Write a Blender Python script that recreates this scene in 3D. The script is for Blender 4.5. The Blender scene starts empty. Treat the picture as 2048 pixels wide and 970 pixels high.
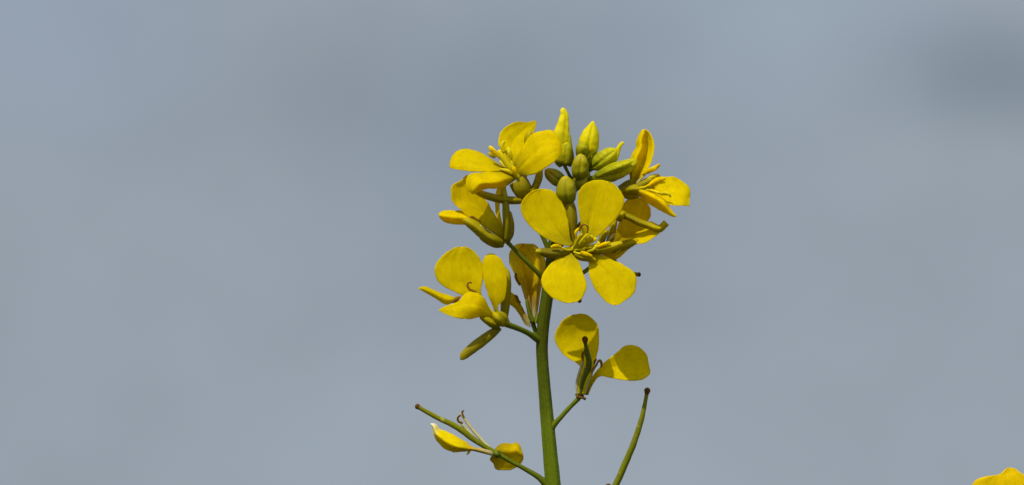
import bpy, bmesh, math, random
import numpy as np
from mathutils import Vector, Matrix
from mathutils import noise as mnoise

random.seed(7)
S = bpy.context.scene
col = S.collection
R_ = math.radians

# ------------------------------------------------------------------ camera
UNIT = 0.065e-3                 # metres per measuring unit (a petal is about 100 units = 6.5 mm long)
DIST = 0.50                     # camera to stem
PITCH = R_(9)
CAM = Vector((0.0, 0.0, 1.24))
FWD = Vector((0, math.cos(PITCH), math.sin(PITCH)))
RIGHT = Vector((1, 0, 0))
UP = Vector((0, -math.sin(PITCH), math.cos(PITCH)))
cam_d = bpy.data.cameras.new('camera')
cam = bpy.data.objects.new('camera', cam_d); col.objects.link(cam)
cam.location = CAM
cam.rotation_euler = (R_(90) + PITCH, 0, 0)
cam_d.sensor_width = 36
cam_d.lens = 36 * DIST / (2048 * UNIT)
cam_d.clip_start = 0.02
cam_d.clip_end = 6000
cam_d.dof.use_dof = True
cam_d.dof.focus_distance = DIST - 40 * UNIT
cam_d.dof.aperture_fstop = 28
S.camera = cam

# ------------------------------------------------------------------ sun + sky
sv = (RIGHT * -0.27 + UP * 0.86 - FWD * 0.46).normalized()
EL = math.asin(sv.z); AZ = math.atan2(sv.x, sv.y)
sun_d = bpy.data.lights.new('sun', 'SUN')
sun_d.energy = 4.4; sun_d.angle = R_(0.6); sun_d.color = (1.0, 0.965, 0.90)
sun = bpy.data.objects.new('sun', sun_d); col.objects.link(sun)
sun.rotation_euler = sv.to_track_quat('Z', 'Y').to_euler()
sun.location = (0, -2, 6)

W = bpy.data.worlds.new('World'); S.world = W; W.use_nodes = True
nt = W.node_tree; nt.nodes.clear()
def nn(nt, t, **k):
    n = nt.nodes.new(t)
    for a, b in k.items(): setattr(n, a, b)
    return n
out = nn(nt, 'ShaderNodeOutputWorld'); bg = nn(nt, 'ShaderNodeBackground')
bg.inputs['Strength'].default_value = 0.1
sky = nn(nt, 'ShaderNodeTexSky', sky_type='NISHITA', sun_disc=False)
sky.sun_elevation = EL; sky.sun_rotation = AZ
tc = nn(nt, 'ShaderNodeTexCoord')
def pixdir(x, y):
    return (FWD + RIGHT * (x - 1024) * UNIT / DIST + UP * (485 - y) * UNIT / DIST).normalized()
def lobe(x, y, rad, sq=1.0):
    """soft round cloud mass in the sky at one compass direction: 1 inside, 0 outside"""
    d = pixdir(x, y)
    sub = nn(nt, 'ShaderNodeVectorMath', operation='SUBTRACT'); nt.links.new(tc.outputs['Generated'], sub.inputs[0])
    sub.inputs[1].default_value = d
    sc = nn(nt, 'ShaderNodeVectorMath', operation='MULTIPLY'); nt.links.new(sub.outputs[0], sc.inputs[0])
    sc.inputs[1].default_value = (1, 1, sq)
    # ragged outline
    add = nn(nt, 'ShaderNodeVectorMath', operation='LENGTH'); nt.links.new(sc.outputs[0], add.inputs[0])
    nz = nn(nt, 'ShaderNodeTexNoise'); nz.inputs['Scale'].default_value = 26; nz.inputs['Detail'].default_value = 3
    nt.links.new(tc.outputs['Generated'], nz.inputs['Vector'])
    ma = nn(nt, 'ShaderNodeMath', operation='MULTIPLY_ADD'); nt.links.new(nz.outputs['Fac'], ma.inputs[0])
    r = rad * UNIT / DIST
    ma.inputs[1].default_value = r * 0.9; nt.links.new(add.outputs['Value'], ma.inputs[2])
    mr = nn(nt, 'ShaderNodeMapRange', interpolation_type='SMOOTHSTEP')
    nt.links.new(ma.outputs[0], mr.inputs['Value'])
    mr.inputs['From Min'].default_value = 0.35 * r; mr.inputs['From Max'].default_value = 1.75 * r
    mr.inputs['To Min'].default_value = 1; mr.inputs['To Max'].default_value = 0
    return mr.outputs[0]
# base cloud colour with slow variation
nz1 = nn(nt, 'ShaderNodeTexNoise'); nz1.inputs['Scale'].default_value = 7.5; nz1.inputs['Detail'].default_value = 2.5; nz1.inputs['Roughness'].default_value = 0.45
mp = nn(nt, 'ShaderNodeMapping'); mp.inputs['Scale'].default_value = (1, 1, 2.0); mp.inputs['Location'].default_value = (3.1, 0.4, 1.7)
nt.links.new(tc.outputs['Generated'], mp.inputs['Vector']); nt.links.new(mp.outputs[0], nz1.inputs['Vector'])
ramp = nn(nt, 'ShaderNodeValToRGB')
ramp.color_ramp.elements[0].position = 0.30; ramp.color_ramp.elements[0].color = (0.278, 0.326, 0.382, 1)
ramp.color_ramp.elements[1].position = 0.70; ramp.color_ramp.elements[1].color = (0.322, 0.376, 0.436, 1)
nt.links.new(nz1.outputs['Fac'], ramp.inputs['Fac'])
cur = ramp.outputs['Color']
def tint(cur, fac, colour, amt):
    m = nn(nt, 'ShaderNodeMix', data_type='RGBA', blend_type='MULTIPLY')
    k = nn(nt, 'ShaderNodeMath', operation='MULTIPLY'); nt.links.new(fac, k.inputs[0]); k.inputs[1].default_value = amt
    nt.links.new(k.outputs[0], m.inputs[0]); nt.links.new(cur, m.inputs[6]); m.inputs[7].default_value = (*colour, 1)
    return m.outputs[2]
cur = tint(cur, lobe(2050, 150, 200, 1.5), (0.785, 0.805, 0.82), 1.0)
cur = tint(cur, lobe(1950, 155, 240, 1.5), (0.90, 0.91, 0.925), 1.0)
cur = tint(cur, lobe(1830, 150, 190, 1.3), (0.93, 0.94, 0.95), 1.0)
cur = tint(cur, lobe(1950, 260, 260, 1.2), (0.94, 0.94, 0.93), 1.0)
cur = tint(cur, lobe(1050, 330, 430), (0.88, 0.885, 0.93), 1.0)
cur = tint(cur, lobe(560, 120, 300), (0.985, 0.985, 0.985), 1.0)
cur = tint(cur, lobe(60, -60, 420), (1.06, 1.08, 1.14), 1.0)
cur = tint(cur, lobe(1500, -120, 420), (1.05, 1.08, 1.12), 1.0)
nf = nn(nt, 'ShaderNodeTexNoise'); nf.inputs['Scale'].default_value = 34; nf.inputs['Detail'].default_value = 5; nf.inputs['Roughness'].default_value = 0.55
nt.links.new(tc.outputs['Generated'], nf.inputs['Vector'])
mf = nn(nt, 'ShaderNodeMapRange'); nt.links.new(nf.outputs['Fac'], mf.inputs['Value']); mf.inputs['From Min'].default_value = 0.3; mf.inputs['From Max'].default_value = 0.7
mf.inputs['To Min'].default_value = 0.972; mf.inputs['To Max'].default_value = 1.028
vf = nn(nt, 'ShaderNodeVectorMath', operation='SCALE'); nt.links.new(cur, vf.inputs[0]); nt.links.new(mf.outputs[0], vf.inputs['Scale']); cur = vf.outputs[0]
x10 = nn(nt, 'ShaderNodeVectorMath', operation='SCALE'); x10.inputs['Scale'].default_value = 10.0
nt.links.new(cur, x10.inputs[0])
# the bank of cloud lies round the view direction; elsewhere the clear sky shows
sepz = nn(nt, 'ShaderNodeSeparateXYZ'); nt.links.new(tc.outputs['Generated'], sepz.inputs[0])
mrz = nn(nt, 'ShaderNodeMapRange', interpolation_type='SMOOTHSTEP'); nt.links.new(sepz.outputs['Z'], mrz.inputs['Value'])
mrz.inputs['From Min'].default_value = 0.45; mrz.inputs['From Max'].default_value = 0.85
mrz.inputs['To Min'].default_value = 1; mrz.inputs['To Max'].default_value = 0.35
# unseen cloud overhead and behind the camera, brightened to lift the shaded petals
mry = nn(nt, 'ShaderNodeMapRange', interpolation_type='SMOOTHSTEP'); nt.links.new(sepz.outputs['Y'], mry.inputs['Value'])
mry.inputs['From Min'].default_value = -0.35; mry.inputs['From Max'].default_value = 0.75
mry.inputs['To Min'].default_value = 2.3; mry.inputs['To Max'].default_value = 1.0
vy = nn(nt, 'ShaderNodeVectorMath', operation='SCALE'); nt.links.new(x10.outputs[0], vy.inputs[0]); nt.links.new(mry.outputs[0], vy.inputs['Scale'])
mx = nn(nt, 'ShaderNodeMix', data_type='RGBA')
nt.links.new(mrz.outputs[0], mx.inputs[0]); nt.links.new(sky.outputs[0], mx.inputs[6]); nt.links.new(vy.outputs[0], mx.inputs[7])
nt.links.new(mx.outputs[2], bg.inputs['Color']); nt.links.new(bg.outputs[0], out.inputs['Surface'])

S.view_settings.view_transform = 'Standard'; S.view_settings.look = 'None'
S.view_settings.exposure = 0.0; S.view_settings.gamma = 1.0; S.view_settings.use_curve_mapping = False
S.render.engine = 'CYCLES'
S.cycles.max_bounces = 10; S.cycles.diffuse_bounces = 6; S.cycles.transmission_bounces = 8

# ------------------------------------------------------------------ materials
def rgb(*c): return (*c, 1)
def mat(name, c_base, c_tip, split=(0.0, 1.0), translucent=0.0, rough=0.5, spec=0.25, vein=0.0, mottle=0.12,
        spot=None, spot_amt=0.0, mscale=900, bump=0.25, tcol=None, edge=None, c_mid=None, streak=0.0, stops=()):
    """v (uv.y) runs from the base of the organ to its tip; colour follows it"""
    m = bpy.data.materials.new(name); m.use_nodes = True
    t = m.node_tree; t.nodes.clear(); L = t.links.new
    o = nn(t, 'ShaderNodeOutputMaterial')
    uv = nn(t, 'ShaderNodeUVMap'); sep = nn(t, 'ShaderNodeSeparateXYZ'); L(uv.outputs[0], sep.inputs[0])
    ramp = nn(t, 'ShaderNodeValToRGB'); e = ramp.color_ramp.elements
    e[0].position = split[0]; e[0].color = rgb(*c_base); e[1].position = split[1]; e[1].color = rgb(*c_tip)
    if c_mid:
        q = e.new(0.5 * (split[0] + split[1])); q.color = rgb(*c_mid)
    for sp_, sc_ in stops: q = e.new(sp_); q.color = rgb(*sc_)
    tco = nn(t, 'ShaderNodeTexCoord')
    nj = nn(t, 'ShaderNodeTexNoise'); nj.inputs['Scale'].default_value = 260; nj.inputs['Detail'].default_value = 3; L(tco.outputs['Object'], nj.inputs['Vector'])
    jit = nn(t, 'ShaderNodeMath', operation='MULTIPLY_ADD'); L(nj.outputs['Fac'], jit.inputs[0]); jit.inputs[1].default_value = 0.22
    sh = nn(t, 'ShaderNodeMath', operation='SUBTRACT'); L(sep.outputs['Y'], sh.inputs[0]); sh.inputs[1].default_value = 0.11
    L(sh.outputs[0], jit.inputs[2]); L(jit.outputs[0], ramp.inputs['Fac'])
    cur = ramp.outputs['Color']
    # mottling in two sizes
    for sc_, am in ((mscale * 0.35, mottle), (mscale * 2.4, mottle * 0.6)):
        n = nn(t, 'ShaderNodeTexNoise'); n.inputs['Scale'].default_value = sc_; n.inputs['Detail'].default_value = 4; L(tco.outputs['Object'], n.inputs['Vector'])
        mr = nn(t, 'ShaderNodeMapRange'); L(n.outputs['Fac'], mr.inputs['Value'])
        mr.inputs['From Min'].default_value = 0.3; mr.inputs['From Max'].default_value = 0.7
        mr.inputs['To Min'].default_value = 1 - am; mr.inputs['To Max'].default_value = 1 + am * 0.45
        v = nn(t, 'ShaderNodeVectorMath', operation='SCALE'); L(cur, v.inputs[0]); L(mr.outputs[0], v.inputs['Scale']); cur = v.outputs[0]
    if streak > 0:
        ms_ = nn(t, 'ShaderNodeMapping'); ms_.inputs['Scale'].default_value = (16, 5, 1); L(uv.outputs[0], ms_.inputs['Vector'])
        n = nn(t, 'ShaderNodeTexNoise'); n.inputs['Scale'].default_value = 1.0; n.inputs['Detail'].default_value = 4; L(ms_.outputs[0], n.inputs['Vector'])
        mr = nn(t, 'ShaderNodeMapRange'); L(n.outputs['Fac'], mr.inputs['Value']); mr.inputs['From Min'].default_value = 0.35; mr.inputs['From Max'].default_value = 0.65
        mr.inputs['To Min'].default_value = 1 - streak; mr.inputs['To Max'].default_value = 1 + streak * 0.6
        v = nn(t, 'ShaderNodeVectorMath', operation='SCALE'); L(cur, v.inputs[0]); L(mr.outputs[0], v.inputs['Scale']); cur = v.outputs[0]
    # per piece tone
    oi = nn(t, 'ShaderNodeObjectInfo'); mr = nn(t, 'ShaderNodeMapRange'); L(oi.outputs['Random'], mr.inputs['Value'])
    mr.inputs['To Min'].default_value = 0.93; mr.inputs['To Max'].default_value = 1.05
    v = nn(t, 'ShaderNodeVectorMath', operation='SCALE'); L(cur, v.inputs[0]); L(mr.outputs[0], v.inputs['Scale']); cur = v.outputs[0]
    height = None
    if vein > 0:
        # veins: fan out from the claw, slightly wandering, with side branches
        mpv = nn(t, 'ShaderNodeMapping'); mpv.inputs['Scale'].default_value = (9.0, 1.6, 1); L(uv.outputs[0], mpv.inputs['Vector'])
        vn = nn(t, 'ShaderNodeTexNoise'); vn.inputs['Scale'].default_value = 2.6; vn.inputs['Detail'].default_value = 3; L(mpv.outputs[0], vn.inputs['Vector'])
        # ridge = 1-|2n-1|
        a = nn(t, 'ShaderNodeMath', operation='SUBTRACT'); L(vn.outputs['Fac'], a.inputs[0]); a.inputs[1].default_value = 0.5
        b = nn(t, 'ShaderNodeMath', operation='ABSOLUTE'); L(a.outputs[0], b.inputs[0])
        c = nn(t, 'ShaderNodeMapRange', interpolation_type='SMOOTHSTEP'); L(b.outputs[0], c.inputs['Value'])
        c.inputs['From Min'].default_value = 0.0; c.inputs['From Max'].default_value = 0.035
        c.inputs['To Min'].default_value = 1.0; c.inputs['To Max'].default_value = 0.0
        height = c.outputs[0]
        k = nn(t, 'ShaderNodeMath', operation='MULTIPLY'); L(height, k.inputs[0]); k.inputs[1].default_value = vein
        mv = nn(t, 'ShaderNodeMix', data_type='RGBA', blend_type='MULTIPLY'); L(k.outputs[0], mv.inputs[0]); L(cur, mv.inputs[6]); mv.inputs[7].default_value = rgb(0.72, 0.66, 0.4)
        cur = mv.outputs[2]
    if spot:
        n = nn(t, 'ShaderNodeTexNoise'); n.inputs['Scale'].default_value = 700; n.inputs['Detail'].default_value = 3; L(tco.outputs['Object'], n.inputs['Vector'])
        mr = nn(t, 'ShaderNodeMapRange', interpolation_type='SMOOTHSTEP'); L(n.outputs['Fac'], mr.inputs['Value'])
        mr.inputs['From Min'].default_value = 0.56; mr.inputs['From Max'].default_value = 0.70; mr.inputs['To Max'].default_value = spot_amt
        ms = nn(t, 'ShaderNodeMix', data_type='RGBA'); L(mr.outputs[0], ms.inputs[0]); L(cur, ms.inputs[6]); ms.inputs[7].default_value = rgb(*spot)
        cur = ms.outputs[2]
    p = nn(t, 'ShaderNodeBsdfPrincipled'); L(cur, p.inputs['Base Color']); p.inputs['Roughness'].default_value = rough
    p.inputs['Specular IOR Level'].default_value = spec
    bn = nn(t, 'ShaderNodeTexNoise'); bn.inputs['Scale'].default_value = 2600; bn.inputs['Detail'].default_value = 3; L(tco.outputs['Object'], bn.inputs['Vector'])
    hh = bn.outputs['Fac']
    if height is not None:
        ad = nn(t, 'ShaderNodeMath', operation='MULTIPLY_ADD'); L(height, ad.inputs[0]); ad.inputs[1].default_value = -0.8; L(bn.outputs['Fac'], ad.inputs[2]); hh = ad.outputs[0]
    bu = nn(t, 'ShaderNodeBump'); bu.inputs['Strength'].default_value = bump; bu.inputs['Distance'].default_value = 0.00012
    L(hh, bu.inputs['Height']); L(bu.outputs[0], p.inputs['Normal'])
    if translucent > 0:
        tr = nn(t, 'ShaderNodeBsdfTranslucent')
        if tcol:
            mt = nn(t, 'ShaderNodeMix', data_type='RGBA', blend_type='MULTIPLY'); mt.inputs[0].default_value = 1; L(cur, mt.inputs[6]); mt.inputs[7].default_value = rgb(*tcol); L(mt.outputs[2], tr.inputs['Color'])
        else: L(cur, tr.inputs['Color'])
        L(bu.outputs[0], tr.inputs['Normal'])
        ms = nn(t, 'ShaderNodeMixShader'); ms.inputs[0].default_value = translucent
        L(p.outputs[0], ms.inputs[1]); L(tr.outputs[0], ms.inputs[2]); L(ms.outputs[0], o.inputs['Surface'])
    else: L(p.outputs[0], o.inputs['Surface'])
    return m

M = {
 'petal': mat('yellow_petal', (0.62, 0.50, 0.006), (0.93, 0.755, 0.0), (0.05, 0.35), 0.62, 0.7, 0.04, vein=0.36, mottle=0.10, mscale=500, spot=(0.70, 0.50, 0.0), spot_amt=0.35),
 'petal_old': mat('ageing_petal', (0.60, 0.44, 0.01), (0.91, 0.70, 0.0), (0.1, 0.5), 0.64, 0.7, 0.05, vein=0.45, mottle=0.14, mscale=500),
 'petal_ochre': mat('ochre_petal', (0.60, 0.44, 0.01), (0.84, 0.60, 0.0), (0.1, 0.5), 0.45, 0.7, 0.05, vein=0.4, mottle=0.1, mscale=500),
 'petal_withered': mat('withered_petal', (0.74, 0.66, 0.38), (0.90, 0.71, 0.0), (0.02, 0.55), 0.66, 0.6, 0.15, vein=0.6, mottle=0.2, c_mid=(0.80, 0.58, 0.004), spot=(0.55, 0.30, 0.01), spot_amt=0.2),
 'petal_dry_tip': mat('dry_tip_petal', (0.60, 0.50, 0.20), (0.84, 0.78, 0.45), (0.12, 0.95), 0.35, 0.65, 0.06, vein=0.3, mottle=0.12, stops=[(0.30, (0.66, 0.44, 0.01)), (0.45, (0.86, 0.66, 0.0)), (0.80, (0.86, 0.67, 0.0)), (0.88, (0.85, 0.72, 0.15))]),
 'sepal': mat('olive_sepal', (0.40, 0.33, 0.002), (0.70, 0.57, 0.002), (0.15, 0.98), 0.5, 0.5, 0.12, vein=0.35, mottle=0.18),
 'sepal_c': mat('olive_sepal_yellow_tip', (0.24, 0.19, 0.003), (0.80, 0.66, 0.0), (0.80, 0.97), 0.25, 0.5, 0.12, vein=0.35, mottle=0.2),
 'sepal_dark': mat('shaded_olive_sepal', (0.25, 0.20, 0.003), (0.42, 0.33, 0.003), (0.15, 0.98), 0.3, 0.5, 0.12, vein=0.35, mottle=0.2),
 'stem_thin': mat('dark_green_pistil', (0.08, 0.095, 0.006), (0.10, 0.11, 0.006), (0.0, 1.0), 0.05, 0.45, 0.15, mottle=0.18, mscale=600),
 'bud': mat('green_yellow_bud', (0.24, 0.265, 0.004), (0.68, 0.60, 0.003), (0.05, 0.98), 0.25, 0.5, 0.12, vein=0.45, mottle=0.28, mscale=900, bump=0.6),
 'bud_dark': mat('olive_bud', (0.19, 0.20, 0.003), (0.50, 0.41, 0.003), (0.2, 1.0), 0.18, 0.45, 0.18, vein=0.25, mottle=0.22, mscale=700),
 'bud_petal': mat('furled_petal', (0.50, 0.48, 0.004), (0.84, 0.70, 0.001), (0.05, 0.6), 0.25, 0.6, 0.1, vein=0.25, mottle=0.16),
 'stem': mat('green_stem_shaded_top', (0.125, 0.165, 0.004), (0.068, 0.082, 0.002), (0.45, 0.60), 0.06, 0.5, 0.08, mottle=0.2, mscale=350, bump=0.5, streak=0.22),  # upper stem painted darker, standing in for shade from the flowers
 'pedicel': mat('green_pedicel', (0.12, 0.150, 0.005), (0.10, 0.12, 0.004), (0.0, 1.0), 0.05, 0.45, 0.10, mottle=0.16, mscale=600),
 'pod': mat('green_pod', (0.16, 0.18, 0.004), (0.19, 0.18, 0.004), (0.0, 1.0), 0.08, 0.45, 0.10, mottle=0.18, spot=(0.42, 0.42, 0.06), spot_amt=0.6),
 'anther': mat('ripe_anther', (0.82, 0.54, 0.0), (0.86, 0.58, 0.0), (0, 1), 0.2, 0.8, 0.03, mottle=0.3, mscale=2200, bump=0.8),
 'anther_old': mat('spent_anther', (0.30, 0.15, 0.012), (0.20, 0.085, 0.01), (0, 1), 0.05, 0.7, 0.04, mottle=0.3, mscale=2200, bump=0.6),
 'filament': mat('yellow_green_filament', (0.60, 0.50, 0.003), (0.78, 0.62, 0.004), (0, 1), 0.25, 0.5, 0.12, mottle=0.12),
 'filament_pale': mat('pale_filament', (0.62, 0.56, 0.26), (0.60, 0.48, 0.18), (0, 1), 0.2, 0.5, 0.25, mottle=0.2),
 'brown': mat('brown_tip', (0.15, 0.068, 0.010), (0.11, 0.045, 0.008), (0, 1), 0.0, 0.7, 0.05, mottle=0.3, mscale=1500),
}

# ------------------------------------------------------------------ geometry helpers
OFF = [0.0]      # depth of the flower being built, added to all its points
def world(p):
    """measuring frame (right, down, towards the camera) -> metres"""
    x, y, d = p
    z = DIST - (d + OFF[0]) * UNIT
    k = z / DIST
    return CAM + FWD * z + RIGHT * ((x - 1024) * UNIT * k) + UP * ((485 - y) * UNIT * k)

def cr(pts, n, per_len=True):
    """Catmull-Rom through pts, resampled to n points by arc length"""
    P = np.array(pts, float)
    if len(P) == 2:
        t = np.linspace(0, 1, n)[:, None]; return P[0] * (1 - t) + P[1] * t
    Q = np.vstack([2 * P[0] - P[1], P, 2 * P[-1] - P[-2]])
    outp = []
    for i in range(len(P) - 1):
        p0, p1, p2, p3 = Q[i], Q[i + 1], Q[i + 2], Q[i + 3]
        # centripetal-ish: limit tangents
        l = np.linalg.norm(p2[:2] - p1[:2]) + 1e-9
        m1 = (p2 - p0) / (np.linalg.norm((p2 - p0)[:2]) + 1e-9) * l
        m2 = (p3 - p1) / (np.linalg.norm((p3 - p1)[:2]) + 1e-9) * l
        for t in np.linspace(0, 1, 16, endpoint=False):
            t2, t3 = t * t, t * t * t
            outp.append((2 * t3 - 3 * t2 + 1) * p1 + (t3 - 2 * t2 + t) * m1 + (-2 * t3 + 3 * t2) * p2 + (t3 - t2) * m2)
    outp.append(P[-1]); C = np.array(outp)
    if not per_len:
        idx = np.linspace(0, len(C) - 1, n); lo = np.floor(idx).astype(int).clip(0, len(C) - 2); f = (idx - lo)[:, None]
        return C[lo] * (1 - f) + C[lo + 1] * f
    s = np.concatenate([[0], np.cumsum(np.linalg.norm(np.diff(C[:, :2], axis=0), axis=1))])
    t = np.linspace(0, s[-1], n)
    return np.stack([np.interp(t, s, C[:, k]) for k in range(C.shape[1])], 1)

def smooth_interp(ts, xs, ys):
    ts = np.clip(ts, xs[0], xs[-1]); r = np.zeros_like(ts)
    for i in range(len(xs) - 1):
        m = (ts >= xs[i]) & (ts <= xs[i + 1]); f = (ts[m] - xs[i]) / (xs[i + 1] - xs[i]); f = f * f * (3 - 2 * f)
        r[m] = ys[i] * (1 - f) + ys[i + 1] * f
    return r

def cubic_interp(ts, xs, ys):
    """smooth curve through the values, without flat steps"""
    xs = np.array(xs, float); ys = np.array(ys, float); m = np.gradient(ys, xs)
    r = np.zeros_like(ts)
    for i in range(len(xs) - 1):
        q = (ts >= xs[i] - 1e-9) & (ts <= xs[i + 1] + 1e-9); h = xs[i + 1] - xs[i]; f = (ts[q] - xs[i]) / h
        f2, f3 = f * f, f * f * f
        r[q] = (2 * f3 - 3 * f2 + 1) * ys[i] + (f3 - 2 * f2 + f) * h * m[i] + (-2 * f3 + 3 * f2) * ys[i + 1] + (f3 - f2) * h * m[i + 1]
    return r

def link_mesh(name, V, F, UVs, mats, parent, origin, smooth=True, fmat=None, label=None):
    """V: points in the measuring frame; one mesh object under its parent"""
    me = bpy.data.meshes.new(name)
    wo = world(origin)
    me.from_pydata([tuple(world(v) - wo) for v in V], [], F)
    uvl = me.uv_layers.new(name='UVMap')
    for poly in me.polygons:
        for li in poly.loop_indices:
            uvl.data[li].uv = UVs[me.loops[li].vertex_index]
    for m in mats: me.materials.append(m)
    if fmat:
        for p_, mi in zip(me.polygons, fmat): p_.material_index = mi
    bm = bmesh.new(); bm.from_mesh(me)
    bmesh.ops.remove_doubles(bm, verts=bm.verts, dist=2e-6)
    bmesh.ops.recalc_face_normals(bm, faces=bm.faces)
    bm.to_mesh(me); bm.free()
    for p_ in me.polygons: p_.use_smooth = smooth
    o = bpy.data.objects.new(name, me); col.objects.link(o)
    if parent is not None:
        o.parent = parent['obj']; o.location = wo - parent['pos']
    else: o.location = wo
    if label: o['label'] = label
    return {'obj': o, 'pos': wo}

def grid_faces(nr, nc, wrap=False):
    F = []
    for i in range(nr - 1):
        for j in range(nc - 1 if not wrap else nc):
            a = i * nc + j; b = i * nc + (j + 1) % nc
            F.append((a, b, b + nc, a + nc))
    return F

seed = [0]
def petal(par, L, R, D, T=0, B=0, cross=None, m='petal', name='petal', ripple=2.0, thick=1.6, nv=36, nu=23, label=None, wav=1.25, crease=3.0):
    """thin curved blade between two edge lines that start at the base and meet at the tip.
    D depth along it, T depth from edge L to edge R, B bulge of the middle, cross free cross profile"""
    seed[0] += 1; sd = seed[0] * 13.7
    A, C = cr(L, nv), cr(R, nv)
    v = np.linspace(0, 1, nv)
    def seq(x):
        x = [x] if np.isscalar(x) else list(x)
        return np.full(nv, x[0], float) if len(x) == 1 else cubic_interp(v, np.linspace(0, 1, len(x)), x)
    Dv, Tv, Bv = seq(D), seq(T), seq(B)
    u = np.linspace(0, 1, nu)
    cp = smooth_interp(u, [c[0] for c in cross], [c[1] for c in cross]) if cross else np.zeros(nu)
    cu = 0.5 + 0.12 * mnoise.noise(Vector((sd, 1.3, 2.2))) * 2
    V = []; UVs = []
    maxw = max(np.linalg.norm(A - C, axis=1).max(), 1)
    for i in range(nv):
        wdt = np.linalg.norm(A[i] - C[i]); wf = min(1, wdt / 25); wb = min(1, wdt / maxw) ** 0.9; wr = min(1, wdt / 60)
        for j in range(nu):
            p = A[i] * (1 - u[j]) + C[i] * u[j]
            # small uneven scallops along the rim
            e = abs(2 * u[j] - 1) ** 6 if i < nv - 2 else 1
            ns = mnoise.noise(Vector((p[0] * 0.09 + sd, p[1] * 0.09, 3.1)))
            ns2 = mnoise.noise(Vector((p[0] * 0.25 + sd, p[1] * 0.25, 9.1)))
            cdir = p - (A[nv // 2] + C[nv // 2]) / 2; cl = np.linalg.norm(cdir) + 1e-6
            p = p + cdir / cl * (e * wav * (1.1 * ns + 0.7 * ns2)) * min(1, v[i] * 3)
            nz = mnoise.noise(Vector((p[0] * 0.022 + sd, p[1] * 0.022, sd)))
            nz2 = mnoise.noise(Vector((p[0] * 0.06 + sd, p[1] * 0.06, sd * 2)))
            rad = mnoise.noise(Vector((u[j] * 5 + sd, v[i] * 1.2, sd)))
            d = Dv[i] + Tv[i] * (u[j] - 0.5) * (wf if i > nv // 2 else 1) + Bv[i] * (1 - (2 * u[j] - 1) ** 2) * wb + cp[j] * wf * min(1, v[i] * 4) * (1 - 0.5 * v[i] ** 4)
            d -= crease * math.exp(-((u[j] - cu) / 0.06) ** 2) * min(1, v[i] * 6) * max(0, 1 - v[i] * 1.15) * wr
            d += ripple * wr * (1.6 * nz + 0.35 * nz2 + 2.0 * rad * v[i] * (1 - v[i] ** 6))
            V.append((p[0], p[1], d)); UVs.append((u[j], v[i]))
    r = link_mesh(name, V, grid_faces(nv, nu), UVs, [M[m]], par, (A[0][0], A[0][1], Dv[0]), label=label)
    md = r['obj'].modifiers.new('thickness', 'SOLIDIFY'); md.thickness = thick * UNIT; md.offset = 0
    return r

def frames(C):
    T = np.gradient(C, axis=0); T /= np.linalg.norm(T, axis=1)[:, None] + 1e-9
    return T
def tube(par, pts, m, name, flat=1.0, by_index=False, n=None, ns=14, caps=True, seam=0, seam_d=0.08, lump=0.0, roll=0.0, label=None, mats2=None, m2_from=None, origin=None, blunt=False):
    """round or flattened tapering body along pts (x, y, depth, radius)"""
    seed[0] += 1; sd = seed[0] * 7.3
    n = n or max(10, 6 * len(pts))
    C4 = cr3(pts, n, by_index); C = C4[:, :3]; Rr = C4[:, 3]
    T = frames(C)
    a = np.cross(T[0], [0, 0, 1.0])
    if np.linalg.norm(a) < 0.15: a = np.cross(T[0], [0, 1.0, 0])
    a /= np.linalg.norm(a)
    V = []; UVs = []
    s = np.concatenate([[0], np.cumsum(np.linalg.norm(np.diff(C, axis=0), axis=1))]); s /= s[-1]
    if by_index: s = np.linspace(0, 1, n)
    fm = []
    for i in range(n):
        a = a - T[i] * np.dot(a, T[i]); a /= np.linalg.norm(a) + 1e-9
        b = np.cross(T[i], a)
        for k in range(ns):
            th = 2 * math.pi * k / ns + roll
            r = Rr[i]
            if seam:
                q = (th * seam / (2 * math.pi)) % 1.0
                q = min(q, 1 - q)
                r *= 1 - seam_d * (math.exp(-(q / 0.07) ** 2) + 0.25 * (1 - 2 * q))
            if lump:
                r *= 1 + lump * mnoise.noise(Vector((C[i][0] * 0.08 + sd, C[i][1] * 0.08, th)))
            V.append(tuple(C[i] + a * (math.cos(th) * r) + b * (math.sin(th) * r * flat))); UVs.append((abs(2 * k / ns - 1), s[i]))
    F = grid_faces(n, ns, wrap=True)
    fm = [1 if (m2_from is not None and s[f[0] // ns] >= m2_from) else 0 for f in F]
    V.append(tuple(C[0] - T[0] * Rr[0] * (0.1 if blunt else 0.5))); UVs.append((0.5, 0)); b0 = len(V) - 1
    V.append(tuple(C[-1] + T[-1] * Rr[-1] * (0.1 if blunt else 0.5))); UVs.append((0.5, 1)); b1 = len(V) - 1
    for k in range(ns):
        F.append((b0, (k + 1) % ns, k)); fm.append(0)
        F.append((b1, (n - 1) * ns + k, (n - 1) * ns + (k + 1) % ns)); fm.append(1 if m2_from is not None else 0)
    ms = [M[m]] + ([M[mats2]] if mats2 else [])
    return link_mesh(name, V, F, UVs, ms, par, origin or tuple(C[0]), fmat=fm if mats2 else None, label=label)

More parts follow.
